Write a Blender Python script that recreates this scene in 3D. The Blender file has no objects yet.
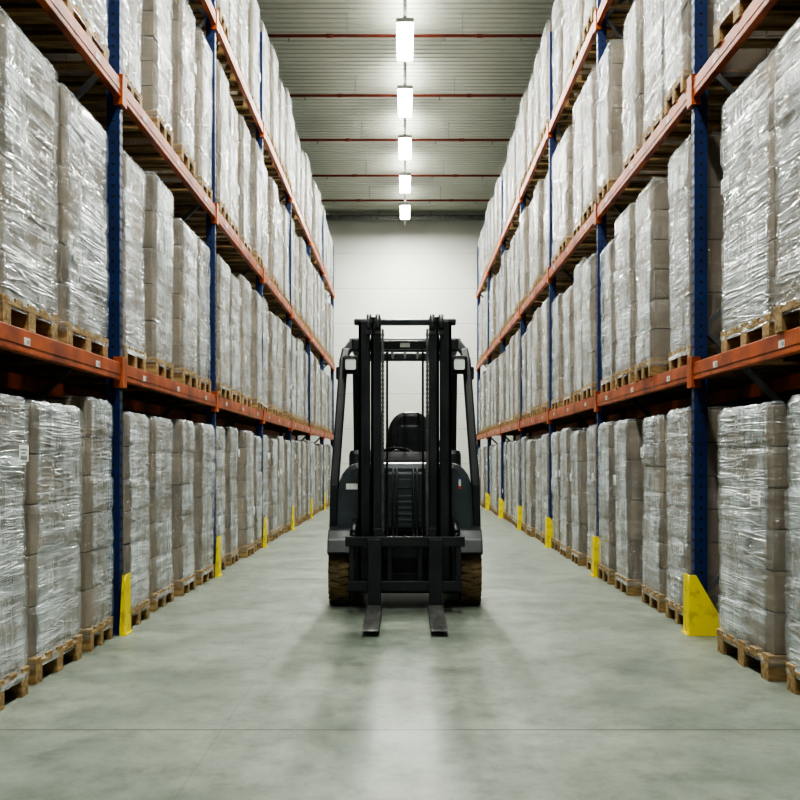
import bpy, bmesh, math, random
from mathutils import Vector, Matrix, noise
random.seed(7)
scene=bpy.context.scene
COL=scene.collection

# ---------------------------------------------------------------- helpers
def link(o):
    COL.objects.link(o); return o
def empty(name,loc=(0,0,0),parent=None):
    o=bpy.data.objects.new(name,None); o.empty_display_size=0.1
    o.location=loc
    if parent: o.parent=parent
    return link(o)
def info(o,label,cat,group=None):
    o["label"]=label; o["category"]=cat
    if group: o["group"]=group
class MB:
    def __init__(s): s.bm=bmesh.new(); s.mi=0
    def _f(s,verts,faces,smooth=False):
        vs=[s.bm.verts.new(v) for v in verts]
        for f in faces:
            try:
                fc=s.bm.faces.new([vs[i] for i in f]); fc.material_index=s.mi; fc.smooth=smooth
            except ValueError: pass
        return vs
    def box(s,x0,x1,y0,y1,z0,z1,bev=0,M=None):
        b=bmesh.new()
        bmesh.ops.create_cube(b,size=1)
        for v in b.verts:
            v.co=Vector(((x0+x1)/2+v.co.x*(x1-x0),(y0+y1)/2+v.co.y*(y1-y0),(z0+z1)/2+v.co.z*(z1-z0)))
        if bev: bmesh.ops.bevel(b,geom=b.edges[:],offset=bev,segments=2,affect='EDGES',profile=.6)
        s.merge(b,M)
    def merge(s,b,M=None,smooth=False):
        if M is not None: b.transform(M)
        b.verts.ensure_lookup_table()
        b.normal_update()
        m={}
        for v in b.verts: m[v]=s.bm.verts.new(v.co)
        for f in b.faces:
            try:
                nf=s.bm.faces.new([m[v] for v in f.verts]); nf.material_index=s.mi; nf.smooth=smooth or f.smooth
            except ValueError: pass
        b.free()
    def prism(s,pts,axis,a0,a1,bev=0):
        b=bmesh.new()
        def mk(p,a):
            if axis=='x': return (a,p[0],p[1])
            if axis=='y': return (p[0],a,p[1])
            return (p[0],p[1],a)
        A=[b.verts.new(mk(p,a0)) for p in pts]; B=[b.verts.new(mk(p,a1)) for p in pts]
        n=len(pts)
        b.faces.new(A[::-1]); b.faces.new(B)
        for i in range(n): b.faces.new((A[i],A[(i+1)%n],B[(i+1)%n],B[i]))
        bmesh.ops.recalc_face_normals(b,faces=b.faces[:])
        if bev: bmesh.ops.bevel(b,geom=b.edges[:],offset=bev,segments=2,affect='EDGES',profile=.6)
        s.merge(b)
    def tube(s,p0,p1,r,n=12,r2=None,caps=True):
        p0=Vector(p0);p1=Vector(p1); d=(p1-p0); L=d.length
        b=bmesh.new()
        bmesh.ops.create_cone(b,cap_ends=caps,segments=n,radius1=r,radius2=r if r2 is None else r2,depth=L)
        for f in b.faces: f.smooth=len(f.verts)==4
        q=d.to_track_quat('Z','Y').to_matrix().to_4x4()
        s.merge(b,Matrix.Translation((p0+p1)/2)@q)
    def bar(s,p0,p1,w,h,bev=0,up=Vector((0,0,1))):
        p0=Vector(p0);p1=Vector(p1); d=(p1-p0); L=d.length; z=d.normalized()
        xx=z.cross(up)
        if xx.length<1e-4: xx=Vector((1,0,0))
        xx.normalize(); yy=z.cross(xx).normalized()
        M=Matrix(((xx.x,yy.x,z.x,0),(xx.y,yy.y,z.y,0),(xx.z,yy.z,z.z,0),(0,0,0,1)))
        s.box(-w/2,w/2,-h/2,h/2,-L/2,L/2,bev,Matrix.Translation((p0+p1)/2)@M)
    def lathe_x(s,prof,cx,cy,cz,n=40):
        b=bmesh.new(); rings=[]
        for (x,r) in prof:
            rings.append([b.verts.new((cx+x,cy+r*math.cos(2*math.pi*i/n),cz+r*math.sin(2*math.pi*i/n))) for i in range(n)])
        for A,B in zip(rings[:-1],rings[1:]):
            for i in range(n):
                f=b.faces.new((A[i],A[(i+1)%n],B[(i+1)%n],B[i])); f.smooth=True
        b.faces.new(rings[0]); b.faces.new(rings[-1][::-1])
        bmesh.ops.recalc_face_normals(b,faces=b.faces[:])
        s.merge(b)
    def mesh(s,name,mats):
        me=bpy.data.meshes.new(name); s.bm.to_mesh(me); s.bm.free()
        for m in (mats if isinstance(mats,(list,tuple)) else [mats]): me.materials.append(m)
        return me
    def obj(s,name,mats,parent=None,loc=(0,0,0)):
        o=bpy.data.objects.new(name,s.mesh(name,mats)); o.location=loc
        if parent: o.parent=parent
        return link(o)

# ---------------------------------------------------------------- materials
def mat(name):
    m=bpy.data.materials.new(name); m.use_nodes=True
    nt=m.node_tree; p=nt.nodes["Principled BSDF"]
    return m,nt,p
def N(nt,t,**k):
    n=nt.nodes.new(t)
    for a,b in k.items():
        if a in n.inputs: n.inputs[a].default_value=b
        else: setattr(n,a,b)
    return n
def ramp(nt,fac,stops):
    r=nt.nodes.new("ShaderNodeValToRGB"); e=r.color_ramp.elements
    e[0].position=stops[0][0]; e[0].color=(*stops[0][1],1)
    e[1].position=stops[-1][0]; e[1].color=(*stops[-1][1],1)
    for p,c in stops[1:-1]:
        q=e.new(p); q.color=(*c,1)
    nt.links.new(fac,r.inputs[0]); return r
def noisy(name,c1,c2,scale=6,rough=.5,metal=0,bump=0,bscale=40,stretch=(1,1,1),spec=.5,detail=4,lo=.35,hi=.65):
    m,nt,p=mat(name); L=nt.links
    tc=N(nt,"ShaderNodeTexCoord"); mp=N(nt,"ShaderNodeMapping"); mp.inputs["Scale"].default_value=stretch
    L.new(tc.outputs["Object"],mp.inputs[0])
    no=N(nt,"ShaderNodeTexNoise",Scale=scale,Detail=detail); L.new(mp.outputs[0],no.inputs["Vector"])
    r=ramp(nt,no.outputs["Fac"],[(lo,c1),(hi,c2)]); L.new(r.outputs[0],p.inputs["Base Color"])
    p.inputs["Roughness"].default_value=rough; p.inputs["Metallic"].default_value=metal
    p.inputs["Specular IOR Level"].default_value=spec
    if bump:
        n2=N(nt,"ShaderNodeTexNoise",Scale=bscale,Detail=3.0); L.new(mp.outputs[0],n2.inputs["Vector"])
        b=N(nt,"ShaderNodeBump",Strength=bump,Distance=.01); L.new(n2.outputs["Fac"],b.inputs["Height"]); L.new(b.outputs[0],p.inputs["Normal"])
    return m
def emis(name,c,s):
    m,nt,p=mat(name); p.inputs["Base Color"].default_value=(*c,1)
    p.inputs["Emission Color"].default_value=(*c,1); p.inputs["Emission Strength"].default_value=s
    try: m.cycles.emission_sampling='NONE'
    except Exception: pass
    return m

M_blue=noisy("blue_painted_steel",(.005,.020,.088),(.011,.033,.13),5,.42,bump=.1,detail=8)
M_orange=noisy("orange_painted_steel",(.19,.034,.007),(.46,.098,.018),4,.45,bump=.1,detail=10,lo=.3,hi=.6)
M_yellow=noisy("yellow_painted_steel",(.40,.30,.01),(.80,.66,.015),9,.5,detail=10,lo=.28,hi=.45)
M_wood=noisy("pallet_wood",(.20,.125,.05),(.42,.29,.135),5,.75,bump=.4,bscale=30,stretch=(1,6,6))
M_galv=noisy("galvanised_steel",(.25,.26,.26),(.38,.39,.38),10,.45,metal=.4)
M_brace=noisy("dull_steel_brace",(.10,.105,.11),(.16,.165,.17),10,.5,metal=.4)
M_label=noisy("paper_label",(.60,.62,.60),(.70,.71,.69),30,.6)
M_paper=noisy("shipping_label_paper",(.85,.86,.85),(.9,.9,.89),30,.6)
M_black=noisy("black_powder_coat",(.010,.014,.016),(.019,.024,.026),6,.36,bump=.08,bscale=60,spec=.5)
M_mast=noisy("oiled_mast_steel",(.011,.015,.017),(.025,.030,.033),9,.32,metal=.2,stretch=(1,1,.3),spec=.5)
M_grey=noisy("dark_grey_body_paint",(.036,.048,.055),(.052,.066,.074),5,.32)
M_pulley=noisy("pulley_steel",(.08,.085,.085),(.14,.145,.145),12,.35,metal=.6)
M_plastic=noisy("black_plastic",(.009,.010,.011),(.019,.020,.020),40,.6,bump=.3,bscale=150,spec=.3)
M_vinyl=noisy("black_vinyl",(.011,.014,.016),(.022,.026,.028),12,.42,bump=.2,spec=.5)
M_tyre=noisy("tan_rubber_tyre",(.075,.053,.025),(.19,.135,.066),10,.8,bump=.5)
M_fork=noisy("worn_fork_steel",(.07,.073,.072),(.20,.20,.195),7,.4,metal=.6,stretch=(3,.6,1))
M_lens=emis("lamp_lens_glass",(.62,.65,.62),.10)  # faint glow put in so the poorly lit lens reads pale
M_red=noisy("red_sprinkler_paint",(.24,.055,.035),(.31,.07,.045),6,.45)
M_lampbody=noisy("white_lamp_housing",(.6,.6,.58),(.7,.7,.68),6,.4)
M_tube=emis("lamp_diffuser",(1,1,.95),22)
M_sred=noisy("red_sticker",(.5,.04,.03),(.55,.05,.03),6,.5)
M_sblue=noisy("blue_sticker",(.03,.06,.35),(.03,.08,.4),6,.5)

def carton_mat():
    m,nt,p=mat("corrugated_cardboard"); L=nt.links
    tc=N(nt,"ShaderNodeTexCoord"); g=N(nt,"ShaderNodeNewGeometry"); oi=N(nt,"ShaderNodeObjectInfo")
    no=N(nt,"ShaderNodeTexNoise",Scale=3.0,Detail=2.0); L.new(tc.outputs["Object"],no.inputs["Vector"])
    a=N(nt,"ShaderNodeMath",operation='MULTIPLY_ADD'); L.new(g.outputs["Random Per Island"],a.inputs[0]); a.inputs[1].default_value=.3
    L.new(no.outputs["Fac"],a.inputs[2])
    a2=N(nt,"ShaderNodeMath",operation='MULTIPLY_ADD'); L.new(oi.outputs["Random"],a2.inputs[0]); a2.inputs[1].default_value=.25
    L.new(a.outputs[0],a2.inputs[2])
    r=ramp(nt,a2.outputs[0],[(.45,(.135,.10,.062)),(1.0,(.31,.245,.17))])
    L.new(r.outputs[0],p.inputs["Base Color"]); p.inputs["Roughness"].default_value=.8
    return m
M_carton=carton_mat()
def wrap_mat():
    m,nt,p=mat("stretch_film"); L=nt.links
    tc=N(nt,"ShaderNodeTexCoord"); oi=N(nt,"ShaderNodeObjectInfo")
    cb=N(nt,"ShaderNodeCombineXYZ")
    for i in range(3): L.new(oi.outputs["Random"],cb.inputs[i])
    sc=N(nt,"ShaderNodeVectorMath",operation='SCALE'); sc.inputs["Scale"].default_value=37
    L.new(cb.outputs[0],sc.inputs[0])
    def vec(scale,rot=(0,0,0)):
        add=N(nt,"ShaderNodeVectorMath",operation='ADD')
        mp=N(nt,"ShaderNodeMapping"); mp.inputs["Scale"].default_value=scale; mp.inputs["Rotation"].default_value=rot
        L.new(tc.outputs["Object"],add.inputs[0]); L.new(sc.outputs[0],add.inputs[1]); L.new(add.outputs[0],mp.inputs[0]); return mp.outputs[0]
    def nz(v,s,d=3.0,dist=0.0):
        n=N(nt,"ShaderNodeTexNoise",Scale=s,Detail=d); n.inputs["Distortion"].default_value=dist; L.new(v,n.inputs["Vector"]); return n.outputs["Fac"]
    def mth(op,a,b,c=None):
        n=N(nt,"ShaderNodeMath",operation=op)
        for i,q in enumerate((a,b,c)):
            if q is None: continue
            if isinstance(q,(int,float)): n.inputs[i].default_value=q
            else: L.new(q,n.inputs[i])
        return n.outputs[0]
    big=nz(vec((1,1,1.3)),1.9,4.0,.5)
    h=nz(vec((.4,.4,8),(.05,.04,0)),1.8,3.0,.15)
    def crease(v_,w_):
        return mth('MAXIMUM',mth('SUBTRACT',1.0,mth('MULTIPLY',mth('ABSOLUTE',mth('SUBTRACT',v_,.5),0),w_)),0.0)
    d=nz(vec((.8,.8,8),(.32,.25,0)),2.1,2.0,.6)
    d2=nz(vec((.7,.7,11),(-.10,-.1,0)),2.1,2.0,.5)
    rid=crease(d,14.0); ridb=crease(d2,13.0)
    v=nz(vec((5,5,.6),(.10,0,0)),1.2,2.0,.9)
    rid2=crease(v,10.0)
    msk=nz(vec((1.4,1.4,1.4),(.5,0,.3)),1.7,1.0)
    mk=N(nt,"ShaderNodeMapRange"); mk.inputs[1].default_value=.46; mk.inputs[2].default_value=.62; L.new(msk,mk.inputs[0])
    inv=mth('SUBTRACT',1.0,mk.outputs[0])
    rid=mth('ADD',mth('MULTIPLY',rid,mk.outputs[0]),mth('MULTIPLY',mth('MULTIPLY',ridb,inv),.85))
    rid2=mth('MULTIPLY',rid2,inv)
    s=mth('ADD',mth('MULTIPLY',big,.6),mth('MULTIPLY',h,.4))
    base=ramp(nt,s,[(.38,(.08,.08,.08)),(.50,(.34,.34,.34)),(.62,(.70,.70,.70))]).outputs[0]
    a=mth('ADD',base,mth('ADD',mth('MULTIPLY',rid,.24),mth('MULTIPLY',rid2,.2)))
    sep=N(nt,"ShaderNodeSeparateXYZ"); L.new(tc.outputs["Object"],sep.inputs[0])
    mr=N(nt,"ShaderNodeMapRange",interpolation_type='SMOOTHSTEP'); mr.inputs[1].default_value=.30; mr.inputs[2].default_value=.39; mr.inputs[3].default_value=1.0; mr.inputs[4].default_value=.13
    L.new(mth('ABSOLUTE',sep.outputs[1],0),mr.inputs[0])
    a=mth('MULTIPLY',a,mr.outputs[0])
    a=mth('MINIMUM',mth('MAXIMUM',mth('ADD',a,.11),.08),.92)
    L.new(a,p.inputs["Alpha"])
    p.inputs["Base Color"].default_value=(.65,.71,.74,1)
    p.inputs["Roughness"].default_value=.12
    p.inputs["Specular IOR Level"].default_value=1.0
    p.inputs["IOR"].default_value=1.7
    fine=nz(vec((1.2,1.2,14),(.10,.06,0)),2.0,2.0,.5)
    hh=mth('ADD',mth('ADD',mth('MULTIPLY',rid,.38),mth('MULTIPLY',rid2,.6)),mth('ADD',mth('MULTIPLY',fine,.6),mth('MULTIPLY',big,1.0)))
    b=N(nt,"ShaderNodeBump",Strength=.75,Distance=.023); L.new(hh,b.inputs["Height"]); L.new(b.outputs[0],p.inputs["Normal"])
    return m
M_wrap=wrap_mat()

def floor_mat():
    m,nt,p=mat("polished_concrete"); L=nt.links
    g=N(nt,"ShaderNodeNewGeometry")
    n1=N(nt,"ShaderNodeTexNoise",Scale=1.2,Detail=9.0,Roughness=.68); L.new(g.outputs["Position"],n1.inputs["Vector"])
    mp=N(nt,"ShaderNodeMapping"); mp.inputs["Scale"].default_value=(1.3,1.0,1); L.new(g.outputs["Position"],mp.inputs[0])
    n2=N(nt,"ShaderNodeTexNoise",Scale=4.0,Detail=12.0,Roughness=.8); L.new(mp.outputs[0],n2.inputs["Vector"])
    r1=ramp(nt,n1.outputs["Fac"],[(.3,(.125,.150,.122)),(.7,(.225,.250,.210))])
    r2=ramp(nt,n2.outputs["Fac"],[(.34,(.60,.60,.585)),(.5,(.98,.98,.98)),(.66,(1.25,1.25,1.23))])
    mx=N(nt,"ShaderNodeMix",data_type='RGBA',blend_type='MULTIPLY'); mx.inputs[0].default_value=1
    L.new(r1.outputs[0],mx.inputs[6]); L.new(r2.outputs[0],mx.inputs[7])
    sep=N(nt,"ShaderNodeSeparateXYZ"); L.new(g.outputs["Position"],sep.inputs[0])
    def mth(op,a,b=0):
        n=N(nt,"ShaderNodeMath",operation=op)
        for i,q in enumerate((a,b)):
            if isinstance(q,(int,float)): n.inputs[i].default_value=q
            else: L.new(q,n.inputs[i])
        return n.outputs[0]
    jy=mth('LESS_THAN',mth('ABSOLUTE',mth('PINGPONG',mth('SUBTRACT',sep.outputs[1],4.79),3.0)),.009)
    jx=mth('LESS_THAN',mth('ABSOLUTE',mth('ADD',sep.outputs[0],.83)),.003)
    j=mth('MULTIPLY',mth('MAXIMUM',jy,mth('MULTIPLY',jx,.35)),.8)
    m2=N(nt,"ShaderNodeMix",data_type='RGBA'); L.new(j,m2.inputs[0]); L.new(mx.outputs[2],m2.inputs[6]); m2.inputs[7].default_value=(.045,.045,.04,1)
    L.new(m2.outputs[2],p.inputs["Base Color"])
    p.inputs["Specular IOR Level"].default_value=.32
    rr=N(nt,"ShaderNodeMapRange"); rr.inputs[1].default_value=.3; rr.inputs[2].default_value=.7; rr.inputs[3].default_value=.30; rr.inputs[4].default_value=.50; L.new(n1.outputs["Fac"],rr.inputs[0]); L.new(rr.outputs[0],p.inputs["Roughness"])
    b=N(nt,"ShaderNodeBump",Strength=.04,Distance=.01); L.new(n2.outputs["Fac"],b.inputs["Height"]); L.new(b.outputs[0],p.inputs["Normal"])
    return m
M_floor=floor_mat()
def panel_mat(name,c1,c2,pitch,seam):
    m,nt,p=mat(name); L=nt.links
    g=N(nt,"ShaderNodeNewGeometry"); sep=N(nt,"ShaderNodeSeparateXYZ"); L.new(g.outputs["Position"],sep.inputs[0])
    no=N(nt,"ShaderNodeTexNoise",Scale=1.2,Detail=4.0); L.new(g.outputs["Position"],no.inputs["Vector"])
    r=ramp(nt,no.outputs["Fac"],[(.3,c1),(.7,c2)])
    a=N(nt,"ShaderNodeMath",operation='PINGPONG'); L.new(sep.outputs[2],a.inputs[0]); a.inputs[1].default_value=pitch
    l=N(nt,"ShaderNodeMath",operation='LESS_THAN'); L.new(a.outputs[0],l.inputs[0]); l.inputs[1].default_value=.014
    mx=N(nt,"ShaderNodeMix",data_type='RGBA'); L.new(l.outputs[0],mx.inputs[0]); L.new(r.outputs[0],mx.inputs[6]); mx.inputs[7].default_value=(*seam,1)
    L.new(mx.outputs[2],p.inputs["Base Color"]); p.inputs["Roughness"].default_value=.5
    return m
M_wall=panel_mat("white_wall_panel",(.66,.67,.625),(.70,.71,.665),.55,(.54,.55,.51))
M_side=panel_mat("shade_darkened_side_panel",(.03,.032,.03),(.045,.047,.045),.55,(.02,.02,.02))  # near-black tone puts the shade behind the racks into the panel colour
M_ceil=noisy("ceiling_deck",(.43,.445,.38),(.49,.505,.435),.6,.5)

# ---------------------------------------------------------------- setting
F=1059.0; CH=1.22; XR={1:2.02,-1:1.992}
Y0=7.43; DL=3.7; KEND=6
YW=33.2; YB=-5.0; XS=3.75; ZC=CH+247*YW/F
ZL=8.46
def struct(o): o["kind"]="structure"
b=MB(); b.box(-XS,XS,YB,YW,-.15,0); struct(b.obj("floor",M_floor))
b=MB(); b.box(-XS-.2,XS+.2,YW,YW+.2,-.15,ZC+.3); struct(b.obj("wall_far",M_wall))
b=MB(); b.box(-XS-.2,XS+.2,YB-.2,YB,-.15,ZC+.3); struct(b.obj("wall_near",M_wall))
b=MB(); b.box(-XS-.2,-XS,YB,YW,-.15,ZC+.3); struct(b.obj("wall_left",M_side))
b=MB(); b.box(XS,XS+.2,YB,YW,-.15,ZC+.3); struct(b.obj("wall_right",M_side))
b=MB(); pitch=.2; y=YB; prof=[]
while y<YW-.01:
    prof+=[(y,ZC),(y+.13,ZC),(y+.145,ZC+.022),(y+.185,ZC+.022)]; y+=pitch
prof.append((YW,ZC))
verts=[];faces=[]
for (yy,zz) in prof: verts+=[(-XS,yy,zz),(XS,yy,zz)]
for i in range(len(prof)-1): faces.append((2*i,2*i+1,2*i+3,2*i+2))
b._f(verts,faces)
b.box(-XS,XS,YB,YW,ZC+.12,ZC+.2)
struct(b.obj("ceiling",M_ceil))

pipe_y=[18.3-3.02*i for i in range(4,0,-1)]+[18.3,21.3,24.25,27.3,29.9]
zp=8.55
for i,yy in enumerate(pipe_y):
    b=MB(); b.tube((-XS+.01,0,0),(XS-.01,0,0),.028,12)
    for xx in (-2.6,-1.3,1.3,2.6): b.tube((xx-.06,0,0),(xx+.06,0,0),.036,12)
    root=b.obj("sprinkler_pipe",M_red,None,(0,yy,zp))
    info(root,"thin red painted sprinkler pipe below the ribbed ceiling","pipe","sprinkler pipes under the ceiling")
    for xx in (-2.0,0.7,2.0):
        b=MB(); b.tube((xx,0,-.02),(xx,0,-.09),.012,8); b.tube((xx,0,-.09),(xx,0,-.095),.03,10)
        b.obj("sprinkler_head",M_galv,root)
    for xx in (-3.2,-1.0,1.0,3.2):
        b=MB(); b.tube((xx,0,.02),(xx,0,ZC-zp-.004),.006,6); b.obj("pipe_hanger",M_galv,root)
b=MB(); b.tube((-XS+.01,YW-.25,ZC-.20),(XS-.01,YW-.25,ZC-.20),.09,20)
for xx in (-2.5,-.8,.8,2.5): b.tube((xx-.02,YW-.25,ZC-.20),(xx+.02,YW-.25,ZC-.20),.1,20); b.box(xx-.015,xx+.015,YW-.26,YW-.24,ZC-.12,ZC-.004)
o=b.obj("ventilation_duct",M_galv); info(o,"grey round metal duct along the top of the end wall","duct")
b=MB(); b.box(-.03,.03,YB+.3,YW-.5,ZL,ZL+.06)
yy=-3
while yy<YW-1: b.box(-.006,.006,yy-.006,yy+.006,ZL+.06,ZC-.004); yy+=3.1
o=b.obj("lamp_trunking",M_galv); info(o,"thin grey metal cable trunking hung under the ceiling carrying lamps","cable trunking")
lamp_y=[18.15+3.12*i for i in range(-6,5)]
for i,yy in enumerate(lamp_y):
    r=empty("ceiling_lamp",(0,yy,ZL)); info(r,"rectangular white high bay lamp, switched on, under the trunking","lamp","row of ceiling lamps above the aisle")
    b=MB(); b.box(-.15,.15,-.82,.82,-.07,0,.01); b.obj("lamp_housing",M_lampbody,r)
    b=MB(); b.box(-.135,.135,-.80,.80,-.10,-.0705,.006); b.obj("lamp_diffuser",M_tube,r)
    last=i==len(lamp_y)-1
    def area(sx,sy,e,z,rot):
        ld=bpy.data.lights.new("lamp_and_fill_light",'AREA'); ld.shape='RECTANGLE'; ld.size=sx; ld.size_y=sy; ld.energy=e; ld.color=(.985,1,.93)
        lo=bpy.data.objects.new("lamp_and_fill_light",ld); lo.parent=r; lo.location=(0,0,z); lo.rotation_euler=rot; link(lo)
    area(.25,1.5,270 if last else 150,-.12,(0,0,0))
    area(.25,1.5,8 if last else 18,.075,(math.pi,0,0))  # added upward fill light on each lamp, brightens the ceiling

# ---------------------------------------------------------------- racks
BT=[1.90,3.87,5.90]; BH=.125; RD=1.1; PH=7.2
def post_mesh(nm):
    b=MB()
    w=.043
    b.box(0,.008,-w,w,0,PH); b.box(0,.09,-w,-w+.006,0,PH); b.box(0,.09,w-.006,w,0,PH)
    b.box(.084,.09,-w,-w+.03,0,PH); b.box(.084,.09,w-.03,w,0,PH)
    b.mi=1
    z=.35
    while z<PH-.1:
        for s in (-.022,.022): b.box(-.0015,0,s-.006,s+.006,z,z+.022)
        b.box(.035,.055,-w-.0012,-w,z,z+.018)
        z+=.075
    b.mi=0
    b.box(-.02,.13,-.07,.07,0,.008)
    return b.mesh(nm,[M_blue,M_plastic])
pm=post_mesh("rack_post")
b=MB(); b.bar((0,0,0),(RD-.18,0,0),.03,.04); me_h=b.mesh("rack_brace",M_brace)
b=MB(); b.bar((0,0,0),(RD-.18,0,.9),.03,.04); me_d=b.mesh("rack_brace",M_brace)
def beam_mesh(nm,L):
    b=MB()
    b.box(0,.05,.055,L-.055,-BH,0,.006)
    b.box(-.003,0,.06,L-.06,-BH*.68,-BH*.32)
    for y0,y1 in ((.0,.06),(L-.06,L)):
        b.box(-.012,.055,y0,y1,-BH-.05,.04,.003)
    return b.mesh(nm,M_orange)
bm_=beam_mesh("rack_beam",DL)
b=MB(); b.box(-.0045,-.0032,-.045,.045,-.02,.02); b.mi=1; b.box(-.0052,-.0046,-.036,.0,-.012,.010); lab_m=b.mesh("location_label",[M_label,M_galv])
def rack(side):
    r=empty("pallet_rack",(side*XR[side],0,0))
    if side<0: r.rotation_euler=(0,0,math.pi)
    info(r,"tall pallet rack row with blue uprights and orange beams","pallet rack","pallet racks lining the aisle")
    sg=side
    for k in range(-1,KEND+1):
        f=empty("upright_frame",(0,sg*(Y0+DL*k),0),r)
        a=bpy.data.objects.new("rack_post",pm); a.parent=f; link(a)
        if side<0: a.scale=(1,-1,1)
        a=bpy.data.objects.new("rack_post",pm); a.parent=f; a.location=(RD,0,0); a.rotation_euler=(0,0,math.pi); link(a)
        z=.25; i=0
        while z<PH-.2:
            a=bpy.data.objects.new("rack_brace",me_h if i%8==0 else me_d); a.parent=f
            if i%8==0: a.location=(.09,0,z)
            else:
                a.location=(.09,0,z)
                if i%2==0: a.location=(RD-.09,0,z); a.rotation_euler=(0,0,math.pi)
                z+=.93
            link(a); i+=1
            if i==1: z+=.05
            if z+.93>PH: break
    for k in range(-1,KEND):
        for zt in BT:
            y0=Y0+DL*k
            for fr in (0,1):
                o=bpy.data.objects.new("rack_beam",bm_); o.parent=r
                if fr==0: o.location=(-.015,sg*(y0) if sg>0 else -(y0+DL),zt)
                else:
                    o.location=(RD+.015,sg*(y0+DL) if sg>0 else -y0,zt); o.rotation_euler=(0,0,math.pi)
                link(o)
                if fr==0 :
                    for t in (.62,1.9,3.1):
                        l=bpy.data.objects.new("location_label",lab_m); l.parent=o; l.location=(0,t,-BH/2); link(l)
    return r
rack(1); rack(-1)

def guard(wd,back):
    b=MB()
    H=.42
    b.prism([(-.075,0),(.085,0),(.085,H),(-.02,H),(-.075,H-.06)],'x',-.045,-.037)
    b.prism([(-.045,0),(wd,0),(wd,.06),(min(0,wd-.02),H),(-.045,H)],'y',-.083,-.075)
    b.prism([(-.045,0),(back,0),(back,.12),(-.02,.3),(-.045,.3)],'y',.083,.091)
    b.box(-.060,-.03,-.083,.091,0,.01)
    for yy in (-.05,.055):
        b.tube((-.052,yy,.01),(-.052,yy,.025),.006,6)
    return b.mesh("column_guard",M_yellow)
gm={1:guard(.21,.10),-1:guard(-.01,-.01)}
for side in (1,-1):
    for k in range(-1,KEND+1):
        o=bpy.data.objects.new("column_guard",gm[side]); o.location=(side*XR[side],Y0+DL*k,0); 
        if side<0: o.scale=(-1,1,1)
        link(o); info(o,"yellow steel column guard bolted around a blue rack upright","column guard","yellow column guards along the racks")

# ---------------------------------------------------------------- pallet loads
PHT=.144
def pallet_mesh():
    b=MB()
    for yy in (-.335,0,.335):
        b.box(-.6,.6,yy-.05,yy+.05,0,.022,.002)
        for xx in (-.53,0,.53): b.box(xx-.07,xx+.07,yy-.05,yy+.05,.022,.1,.003)
    for xx in (-.53,0,.53): b.box(xx-.07,xx+.07,-.4,.4,.1,.122,.002)
    for yy in (-.35,-.175,0,.175,.35): b.box(-.6,.6,yy-.05,yy+.05,.122,.144,.002)
    return b.mesh("pallet",M_wood)
pal=pallet_mesh()
LH=1.42
def cartons_mesh(v,layers,nx,ny,hh):
    rnd=random.Random(v*11+3); b=MB()
    lh=hh/layers; W=.765; D=1.14
    for l in range(layers):
        for i in range(nx):
            for j in range(ny):
                x0=-D/2+D*i/nx; y0=-W/2+W*j/ny; j1=rnd.uniform(-.005,.005); j2=rnd.uniform(-.005,.005)
                b.box(x0+.004+j1,x0+D/nx-.004+j1,y0+.004+j2,y0+W/ny-.004+j2,l*lh+.003,(l+1)*lh-.003,.006)
    return b.mesh("carton_stack",M_carton)
def wrap_mesh(v,layers,hh):
    b=bmesh.new(); rnd=random.Random(v)
    W=.80/2; D=1.18/2; R=.016
    per=[]
    def seg(p,q,n):
        for i in range(n): t=i/n; per.append((p[0]+(q[0]-p[0])*t,p[1]+(q[1]-p[1])*t))
    def arc(cx,cy,a0):
        for i in range(4): a=a0+math.pi/2*i/4; per.append((cx+R*math.cos(a),cy+R*math.sin(a)))
    seg((D,-W+R),(D,W-R),14); arc(D-R,W-R,0); seg((D-R,W),(-D+R,W),14); arc(-D+R,W-R,math.pi/2)
    seg((-D,W-R),(-D,-W+R),14); arc(-D+R,-W+R,math.pi); seg((-D+R,-W),(D-R,-W),14); arc(D-R,-W+R,1.5*math.pi)
    sub=10; nz=layers*sub; rings=[]; n=len(per); off=Vector((v*5.1,v*3.3,v*7.7)); lean=rnd.uniform(-.008,.008); lean2=rnd.uniform(-.008,.008)
    lay=[rnd.uniform(-.004,.006) for _ in range(layers)]
    zs=[-.06,-.03]+[hh*i/nz for i in range(nz+1)]
    for z in zs:
        t=max(0,z)/hh
        u=max(0,z)/(hh/layers); ph=u%1; li=min(layers-1,int(u+1e-6))
        dent=-.007*math.exp(-(min(ph,1-ph)/.06)**2)+lay[li] if z>=0 else .004
        ring=[]
        for (x,y) in per:
            p=Vector((x,y,z))
            d=noise.noise(p*2.0+off)*.007+noise.noise(Vector((x*7,y*7,z*14))+off)*.003+noise.noise(Vector((x*20,y*20,z*3))+off)*.002
            k=dent+d+.006
            rx=1+k/D; ry=1+k/W
            topin=1-.012*max(0,(t-.985)/.015)
            ring.append(b.verts.new((x*rx*topin+lean*t,y*ry*topin+lean2*t,z)))
        rings.append(ring)
    for A,B in zip(rings[:-1],rings[1:]):
        for i in range(n):
            f=b.faces.new((A[i],A[(i+1)%n],B[(i+1)%n],B[i])); f.smooth=True
    prev=rings[-1]
    for s,dz,na in ((.985,.012,.012),(.9,.012,.012),(.5,.008,.008),(.1,.006,.006)):
        ring=[b.verts.new((v_.co.x*s,v_.co.y*s,hh+.004+dz+noise.noise(Vector((v_.co.x*s*12,v_.co.y*s*12,v)))*na)) for v_ in rings[-1]]
        for i in range(n):
            f=b.faces.new((prev[i],prev[(i+1)%n],ring[(i+1)%n],ring[i])); f.smooth=True
        prev=ring
    b.faces.new(prev)
    me=bpy.data.meshes.new("stretch_wrap"); b.to_mesh(me); b.free(); me.materials.append(M_wrap); return me
variants=[]
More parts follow.
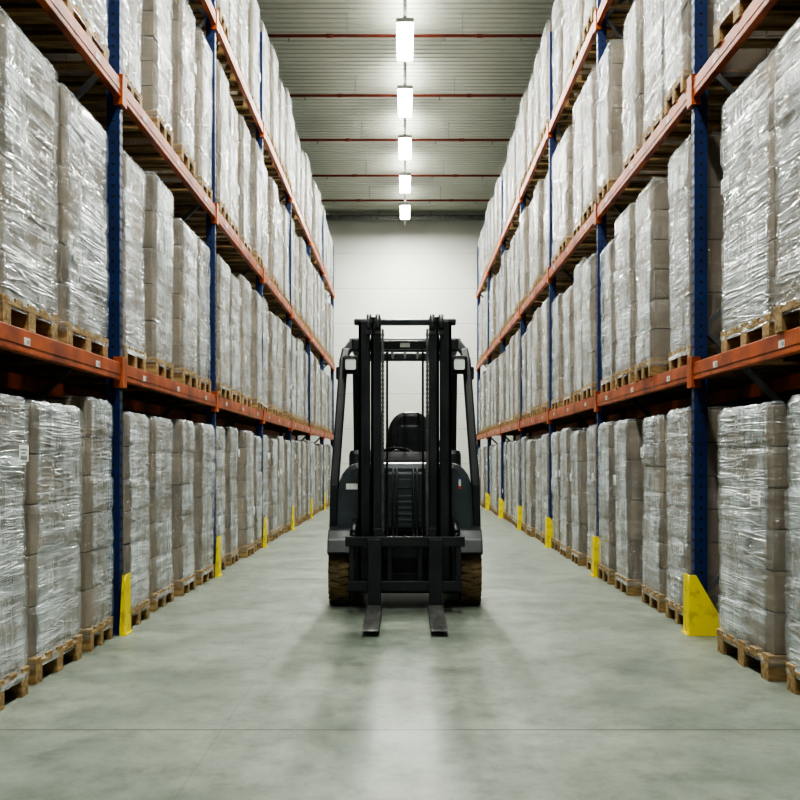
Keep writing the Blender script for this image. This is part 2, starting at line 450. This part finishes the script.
for v,(la,nx,ny) in enumerate([(5,3,2),(6,3,2),(4,2,2),(7,3,2),(5,2,1),(6,2,1)]):
    variants.append((cartons_mesh(v,la,nx,ny,LH),wrap_mesh(v,la,LH)))
b=MB(); b.box(-.0015,.0015,-.065,.065,-.042,.042); b.mi=1
for z0,z1,y0,y1 in ((.015,.022,-.05,.04),(-.002,.004,-.05,.02),(-.034,-.014,-.05,.04)): b.box(-.0021,.0021,y0,y1,z0,z1)
ship=b.mesh("shipping_label",[M_paper,M_galv])
def load(side,yc,wid,z,h,level,v):
    xc=side*(XR[side]-.03+.6+random.uniform(-.0,.06))
    r=empty("pallet_load",(xc,yc,z)); r.rotation_euler=(0,0,(0 if side<0 else math.pi)+random.uniform(-.015,.015))
    r.scale=(1,wid/.82,1)
    info(r,"stretch-wrapped carton stack on wooden pallet "+("standing on the floor" if level==0 else "resting on orange rack beams"),"pallet load","wrapped pallet loads on the "+("floor" if level==0 else "rack beams"))
    a=bpy.data.objects.new("pallet",pal); a.parent=r; link(a)
    c,w=variants[v]; s=h/LH
    a=bpy.data.objects.new("carton_stack",c); a.parent=r; a.location=(0,0,PHT); a.scale=(1,1,s); link(a)
    a=bpy.data.objects.new("stretch_wrap",w); a.parent=r; a.location=(0,0,PHT); a.scale=(1,1,s); link(a)
    if random.random()<.55:
        a=bpy.data.objects.new("shipping_label",ship); a.parent=r; a.location=(.620,random.choice((-.26,.26,.2)),PHT+h*random.choice((.3,.62,.62,.8))); link(a)
for side in (-1,1):
    for lev in range(4):
        z=0 if lev==0 else BT[lev-1]
        for k in range(-1,KEND):
            y0=Y0+DL*k
            if k==-1:
                if lev==3: continue
                if side<0 and lev==0: sp=[(3.86,4.62),(4.74,5.56),(5.72,6.56),(6.70,7.28)]
                elif side<0: sp=[(4.1,5.08),(5.2,6.10),(6.28,7.24)]
                elif lev==0: sp=[(3.86,4.62),(4.72,5.66),(5.80,6.80)]
                else: sp=[(3.86,4.70),(4.84,5.74),(5.92,6.86)]
            else:
                sp=[]; p=.12; ws=[random.uniform(.61,.73) for _ in range(4)]
                gs=[random.uniform(.6,1.4) for _ in range(3)]; free=DL-.24-sum(ws); sg_=sum(gs)
                for i,w in enumerate(ws): sp.append((y0+p,y0+p+w)); p+=w+(free*gs[i]/sg_ if i<3 else 0)
            for (a,c) in sp:
                h=random.uniform(1.32,1.52) if lev else random.uniform(1.38,1.47)
                if lev==3: h-=.08
                load(side,(a+c)/2,(c-a)-.01,z,h,lev,random.randrange(len(variants)))

# ---------------------------------------------------------------- forklift
FK=empty("forklift",(0,8.95,0)); info(FK,"black counterbalance forklift with lowered forks parked in the aisle","forklift")
OY=8.95
def fobj(b,name,mats,parent=FK):
    bmesh.ops.translate(b.bm,verts=b.bm.verts[:],vec=(0,-OY,0))
    return b.obj(name,mats,parent)
mast=empty("mast",(0,0,0),FK)
for s in (-1,1):
    def ch(b,xa,xb,ya,yb,z0,z1):
        t=.022
        xa,xb=min(xa,xb),max(xa,xb)
        b.box(xa,xb,ya,ya+t,z0,z1,.003); b.box(xa,xb,yb-t,yb,z0,z1,.003)
        if s>0: b.box(xb-t,xb,ya,yb,z0,z1,.003)
        else: b.box(xa,xa+t,ya,yb,z0,z1,.003)
    b=MB(); ch(b,.282*s,.372*s,8.46,8.62,.16,2.33)
    fobj(b,"outer_mast_rail",M_mast,mast)
    b=MB(); ch(b,.192*s,.272*s,8.43,8.56,.18,2.36); fobj(b,"inner_mast_rail",M_mast,mast)
    b=MB(); b.tube((.222*s,8.66,.3),(.222*s,8.66,1.6),.036,16); b.tube((.222*s,8.66,1.6),(.222*s,8.66,2.2),.024,16)
    fobj(b,"lift_cylinder",M_black,mast)
    b=MB()
    for xa in (.285,.215):
        b.tube(((xa-.018)*s,8.40,2.315),((xa+.018)*s,8.40,2.315),.062,24); b.tube(((xa-.026)*s,8.40,2.315),((xa+.026)*s,8.40,2.315),.02,10)
        b.box(xa*s-.024,xa*s+.024,8.41,8.47,2.22,2.33,.004)
    fobj(b,"chain_pulley",M_pulley,mast)
    b=MB()
    b.box(min(.168*s,.186*s),max(.168*s,.186*s),8.405,8.42,.55,2.26)
    z=.55
    while z<2.24: b.box(min(.165*s,.188*s),max(.165*s,.188*s),8.402,8.423,z,z+.018); z+=.036
    fobj(b,"lift_chain",M_pulley,mast)
b=MB(); b.box(-.41,.41,8.50,8.56,2.305,2.355,.012); b.box(-.20,.20,8.44,8.50,2.30,2.34,.006); fobj(b,"mast_top_crossbar",M_mast,mast)
for z0,z1 in ((2.12,2.19),(.42,.54),(.2,.3)):
    b=MB(); b.box(-.36,.36,8.60,8.66,z0,z1,.006); fobj(b,"mast_crossmember",M_mast,mast)
b=MB(); b.box(-.04,.04,8.592,8.60,2.135,2.17); o=fobj(b,"maker_plate",M_label,mast); o["label"]="small pale metal plate"
def hose(pts,r,name,parent):
    P=[Vector(p) for p in pts]; out=[]
    for i in range(len(P)-1):
        p0=P[max(0,i-1)];p1=P[i];p2=P[i+1];p3=P[min(len(P)-1,i+2)]
        for k in range(6):
            t=k/6
            out.append(.5*((2*p1)+(p2-p0)*t+(2*p0-5*p1+4*p2-p3)*t*t+(3*p1-p0-3*p2+p3)*t**3))
    out.append(P[-1])
    b=bmesh.new(); n=8; rings=[]
    for i,c in enumerate(out):
        tdir=(out[min(i+1,len(out)-1)]-out[max(i-1,0)]).normalized()
        u=Vector((1,0,0)); w=tdir.cross(u).normalized()
        rings.append([b.verts.new(c+r*(math.cos(2*math.pi*j/n)*u+math.sin(2*math.pi*j/n)*w)) for j in range(n)])
    for A,B in zip(rings[:-1],rings[1:]):
        for j in range(n):
            f=b.faces.new((A[j],A[(j+1)%n],B[(j+1)%n],B[j])); f.smooth=True
    b.faces.new(rings[0][::-1]); b.faces.new(rings[-1]); bmesh.ops.recalc_face_normals(b,faces=b.faces[:])
    m=MB(); m.merge(b); fobj(m,name,M_plastic,parent)
for xx in (-.10,-.068,.068,.10):
    hose([(xx,8.97,1.06),(xx,8.88,1.14),(xx,8.78,1.06),(xx,8.70,.88),(xx*.98,8.66,.65),(xx*1.05,8.60,.5)],.010,"hydraulic_hose",mast)
for xx in (-.145,.145):
    hose([(xx,8.60,2.13),(xx,8.60,1.6),(xx,8.60,1.1),(xx,8.58,.75),(xx*.9,8.52,.5)],.009,"hydraulic_hose",mast)
car=empty("fork_carriage",(0,0,0),FK)
b=MB()
b.box(-.47,.47,8.30,8.345,.54,.62,.008); b.box(-.45,.45,8.30,8.345,.19,.27,.008)
for s in (-1,1):
    b.box(min(.18*s,.25*s),max(.18*s,.25*s),8.345,8.42,.2,.68,.005)
    b.box(min(.10*s,.14*s),max(.10*s,.14*s),8.345,8.37,.2,.62,.004)
    b.box(min(.40*s,.44*s),max(.40*s,.44*s),8.31,8.34,.27,.54,.004)
for xx in [i*.08-.40 for i in range(11)]: b.box(xx-.012,xx+.012,8.318,8.345,.61,.63)
fobj(b,"carriage_frame",M_black,car)
for s in (-1,1):
    b=MB(); cx=.238*s; w=.058
    b.box(cx-w*.9,cx+w*.9,8.25,8.285,.06,.60,.006)
    b.box(cx-w-.004,cx+w+.004,8.285,8.30,.54,.61,.003)
    b.mi=1
    b.prism([(8.285,.04),(8.285,.09),(8.2,.088),(7.42,.058),(7.33,.05),(7.30,.042),(7.30,.034),(7.33,.03)],'x',cx-w,cx+w,.003)
    fobj(b,"fork",[M_black,M_fork],car)
for s in (-1,1):
    b=MB(); b.tube((.42*s,8.64,.62),(.42*s,9.1,.72),.032,14); b.tube((.42*s,8.6,.6),(.42*s,8.64,.62),.018,10); fobj(b,"tilt_cylinder",M_black)
def wheel(cx,cy,R,W,parent,mt):
    r=empty("wheel",(cx,cy-OY,R),parent)
    b=MB()
    b.lathe_x([(-W/2+.02,R*.55),(-W/2,R*.62),(-W/2,R*.88),(-W/2+.02,R*.965),(-.03,R*.98),(.03,R*.98),(W/2-.02,R*.965),(W/2,R*.88),(W/2,R*.62),(W/2-.02,R*.55)],0,0,0,48)
    nl=26
    for i in range(nl):
        a=2*math.pi*i/nl
        for s in (-1,1):
            Mx=Matrix.Rotation(a+(s*.5*math.pi/nl),4,'X')@Matrix.Translation((s*W*.25,0,R*.97))@Matrix.Rotation(s*.25,4,'Z')
            b.box(-W*.23,W*.23,-.022,.022,-.02,R*.03,.004,Mx)
    b.obj("tyre",mt,r)
    b=MB()
    b.lathe_x([(-W/2+.03,.03),(-W/2+.03,R*.5),(-W/2+.01,R*.56),(W/2-.01,R*.56),(W/2-.03,R*.5),(W/2-.03,.03)],0,0,0,32)
    for i in range(6):
        a=i*math.pi/3; 
        for s in (-1,1): b.tube((s*(W/2-.03),R*.35*math.cos(a),R*.35*math.sin(a)),(s*(W/2-.015),R*.35*math.cos(a),R*.35*math.sin(a)),.012,6)
    b.obj("wheel_rim",M_grey,r)
for s in (-1,1):
    wheel(.545*s,8.95,.27,.175,FK,M_tyre)
    wheel(.47*s,10.45,.23,.16,FK,M_tyre)
b=MB()
b.box(-.44,.44,8.72,9.4,.12,.58,.02)
b.box(-.56,.56,9.25,10.2,.16,.55,.03)
b.tube((-.5,8.95,.27),(.5,8.95,.27),.05,16)
fobj(b,"chassis",M_black)
for s in (-1,1):
    b=MB()
    pts=[(8.62,.46),(8.66,.57),(8.76,.64),(8.85,.66),(9.1,.66),(9.3,.62),(9.3,.55),(9.08,.59),(8.87,.585),(8.77,.555),(8.70,.49),(8.67,.44)]
    xa,xb=.43*s,.635*s
    b.prism(pts,'x',min(xa,xb),max(xa,xb),.01)
    fobj(b,"fender",M_black)
b=MB()
b.prism([(-.60,.60),(.60,.60),(.60,.80),(.58,.96),(.54,1.10),(.47,1.18),(.40,1.20),(-.40,1.20),(-.47,1.18),(-.54,1.10),(-.58,.96),(-.60,.80)],'y',8.99,9.34,.05)
fobj(b,"front_cowl",M_grey)
b=MB()
b.box(-.165,.165,8.955,8.995,.64,1.12,.02)
for i in range(5): b.box(-.13,.13,8.948,8.956,.70+i*.05,.72+i*.05,.003)
b.box(-.10,.10,8.945,8.956,.98,1.06,.004)
fobj(b,"cowl_panel",M_grey)
b=MB(); b.box(-.50,-.40,8.982,8.9895,.97,1.02); o=fobj(b,"warning_sticker",M_label); o["label"]="small white printed sticker"
b=MB(); b.box(.455,.475,8.982,8.9895,1.0,1.055); b.mi=1; b.box(.455,.475,8.982,8.9895,.975,1.0); b.mi=2; b.box(.455,.475,8.982,8.9895,1.055,1.07); o=fobj(b,"warning_sticker",[M_label,M_sred,M_sblue]); o["label"]="tiny red, white and blue sticker"
b=MB(); b.prism([(9.26,1.0),(9.55,1.0),(9.55,1.16),(9.44,1.28),(9.34,1.30),(9.26,1.22)],'x',-.40,.38,.04); fobj(b,"dashboard",M_plastic)
for i in range(3):
    b=MB(); xx=.16+.05*i; b.tube((xx,9.42,1.26),(xx,9.43,1.37),.006,8); b.tube((xx,9.43,1.36),(xx,9.43,1.39),.013,10); fobj(b,"control_lever",M_plastic)
b=MB(); nseg=28
for i in range(nseg):
    a0=2*math.pi*i/nseg;a1=2*math.pi*(i+1)/nseg; c=Vector((-.08,9.70,1.27)); u=Vector((1,0,0)); w_=Vector((0,.92,.39))
    b.tube(c+.15*(math.cos(a0)*u+math.sin(a0)*w_),c+.15*(math.cos(a1)*u+math.sin(a1)*w_),.014,8)
for a in (0.2,math.pi-.2,-math.pi/2): b.tube(c,c+.15*(math.cos(a)*u+math.sin(a)*w_),.012,8)
b.tube(c-Vector((0,.02,0)),c+Vector((0,.02,.01)),.04,12); b.tube((-.08,9.5,1.12),(-.08,9.69,1.25),.022,12)
fobj(b,"steering_wheel",M_plastic)
b=MB(); b.prism([(9.75,.55),(9.72,.95),(9.8,1.02),(10.6,1.05),(10.6,.5)],'x',-.50,.50,.03); fobj(b,"battery_hood",M_grey)
seat=empty("seat",(0,0,0),FK)
b=MB(); b.box(-.22,.34,9.85,10.3,1.05,1.26,.06); fobj(b,"seat_cushion",M_vinyl,seat)
b=MB(); sc_=.05
b.prism([(sc_+x,z) for x,z in [(-.24,1.12),(.24,1.12),(.24,1.34),(.225,1.48),(.195,1.58),(.15,1.645),(.08,1.69),(-.08,1.69),(-.15,1.645),(-.195,1.58),(-.225,1.48),(-.24,1.34)]],'y',10.28,10.42,.045)
fobj(b,"seat_backrest",M_vinyl,seat)
b=MB(); b.prism([(sc_-.14,1.2),(sc_+.14,1.2),(sc_+.13,1.48),(sc_+.09,1.56),(sc_-.09,1.56),(sc_-.13,1.48)],'y',10.25,10.30,.02); fobj(b,"backrest_cushion",M_vinyl,seat)
for s in (-1,1):
    b=MB(); b.box(sc_+s*.31-.045,sc_+s*.31+.045,9.95,10.3,1.34,1.41,.02); b.box(sc_+s*.31-.025,sc_+s*.31+.025,10.2,10.28,1.1,1.36,.01)
    fobj(b,"armrest",M_vinyl,seat)
b=MB(); 
b.prism([(10.55,.28),(11.15,.32),(11.28,.5),(11.25,.95),(11.05,1.22),(10.55,1.33)],'x',-.56,.56,.05)
fobj(b,"counterweight",M_grey)
og=empty("overhead_guard",(0,0,0),FK)
for s in (-1,1):
    b=MB()
    b.bar((.60*s,9.02,1.0),(.535*s,9.25,2.1),.075,.07,.015,up=Vector((0,1,0)))
    b.bar((.535*s,9.25,2.08),(.515*s,9.29,2.19),.075,.07,.015,up=Vector((0,1,0)))
    b.bar((.515*s,9.29,2.17),(.455*s,9.33,2.255),.075,.07,.015,up=Vector((0,1,0)))
    b.bar((.61*s,9.03,.62),(.60*s,9.02,1.02),.07,.07,.012,up=Vector((0,1,0)))
    fobj(b,"front_pillar",M_black,og)
    b=MB()
    b.bar((.49*s,10.95,1.05),(.49*s,10.6,2.24),.07,.07,.012,up=Vector((0,1,0)))
    fobj(b,"rear_pillar",M_black,og)
    b=MB(); lx=.465*s
    b.box(lx-.072,lx+.072,9.06,9.15,1.96,2.115,.025)
    b.bar((.46*s,9.14,2.05),(.53*s,9.22,2.06),.03,.03)
    h=fobj(b,"work_lamp",M_plastic,og)
    b=MB(); b.box(lx-.046,lx+.046,9.048,9.0595,1.992,2.084,.018); fobj(b,"lamp_lens",M_lens,h)
    b=MB(); b.box(min(.55*s,.60*s),max(.55*s,.60*s),9.2,9.25,1.92,2.03,.01); b.bar((.53*s,9.24,1.98),(.57*s,9.24,1.98),.02,.02); fobj(b,"indicator_lamp",M_plastic,og)
b=MB()
b.box(-.47,.47,9.27,9.36,2.17,2.29,.02); b.box(-.50,.50,10.55,10.63,2.21,2.29,.015)
for s in (-1,1): b.box(min(.42*s,.49*s),max(.42*s,.49*s),9.3,10.6,2.22,2.29,.012)
for i in range(7):
    xx=-.36+.12*i; b.box(xx-.012,xx+.012,9.33,10.58,2.225,2.275,.003)
fobj(b,"guard_roof",M_black,og)

# ---------------------------------------------------------------- world, camera
w=bpy.data.worlds.new("world"); scene.world=w; w.use_nodes=True
w.node_tree.nodes["Background"].inputs[0].default_value=(.5,.52,.5,1); w.node_tree.nodes["Background"].inputs[1].default_value=.3
cam=bpy.data.cameras.new("camera"); cam.lens=F/800*36; cam.sensor_width=36; cam.shift_x=-5/800; cam.shift_y=60/800
co=bpy.data.objects.new("camera",cam); co.location=(0,0,CH); co.rotation_euler=(math.pi/2,0,0); link(co); scene.camera=co
vs=scene.view_settings
vs.view_transform='AgX'
try: vs.look='AgX - High Contrast'
except Exception: pass
vs.exposure=0.48
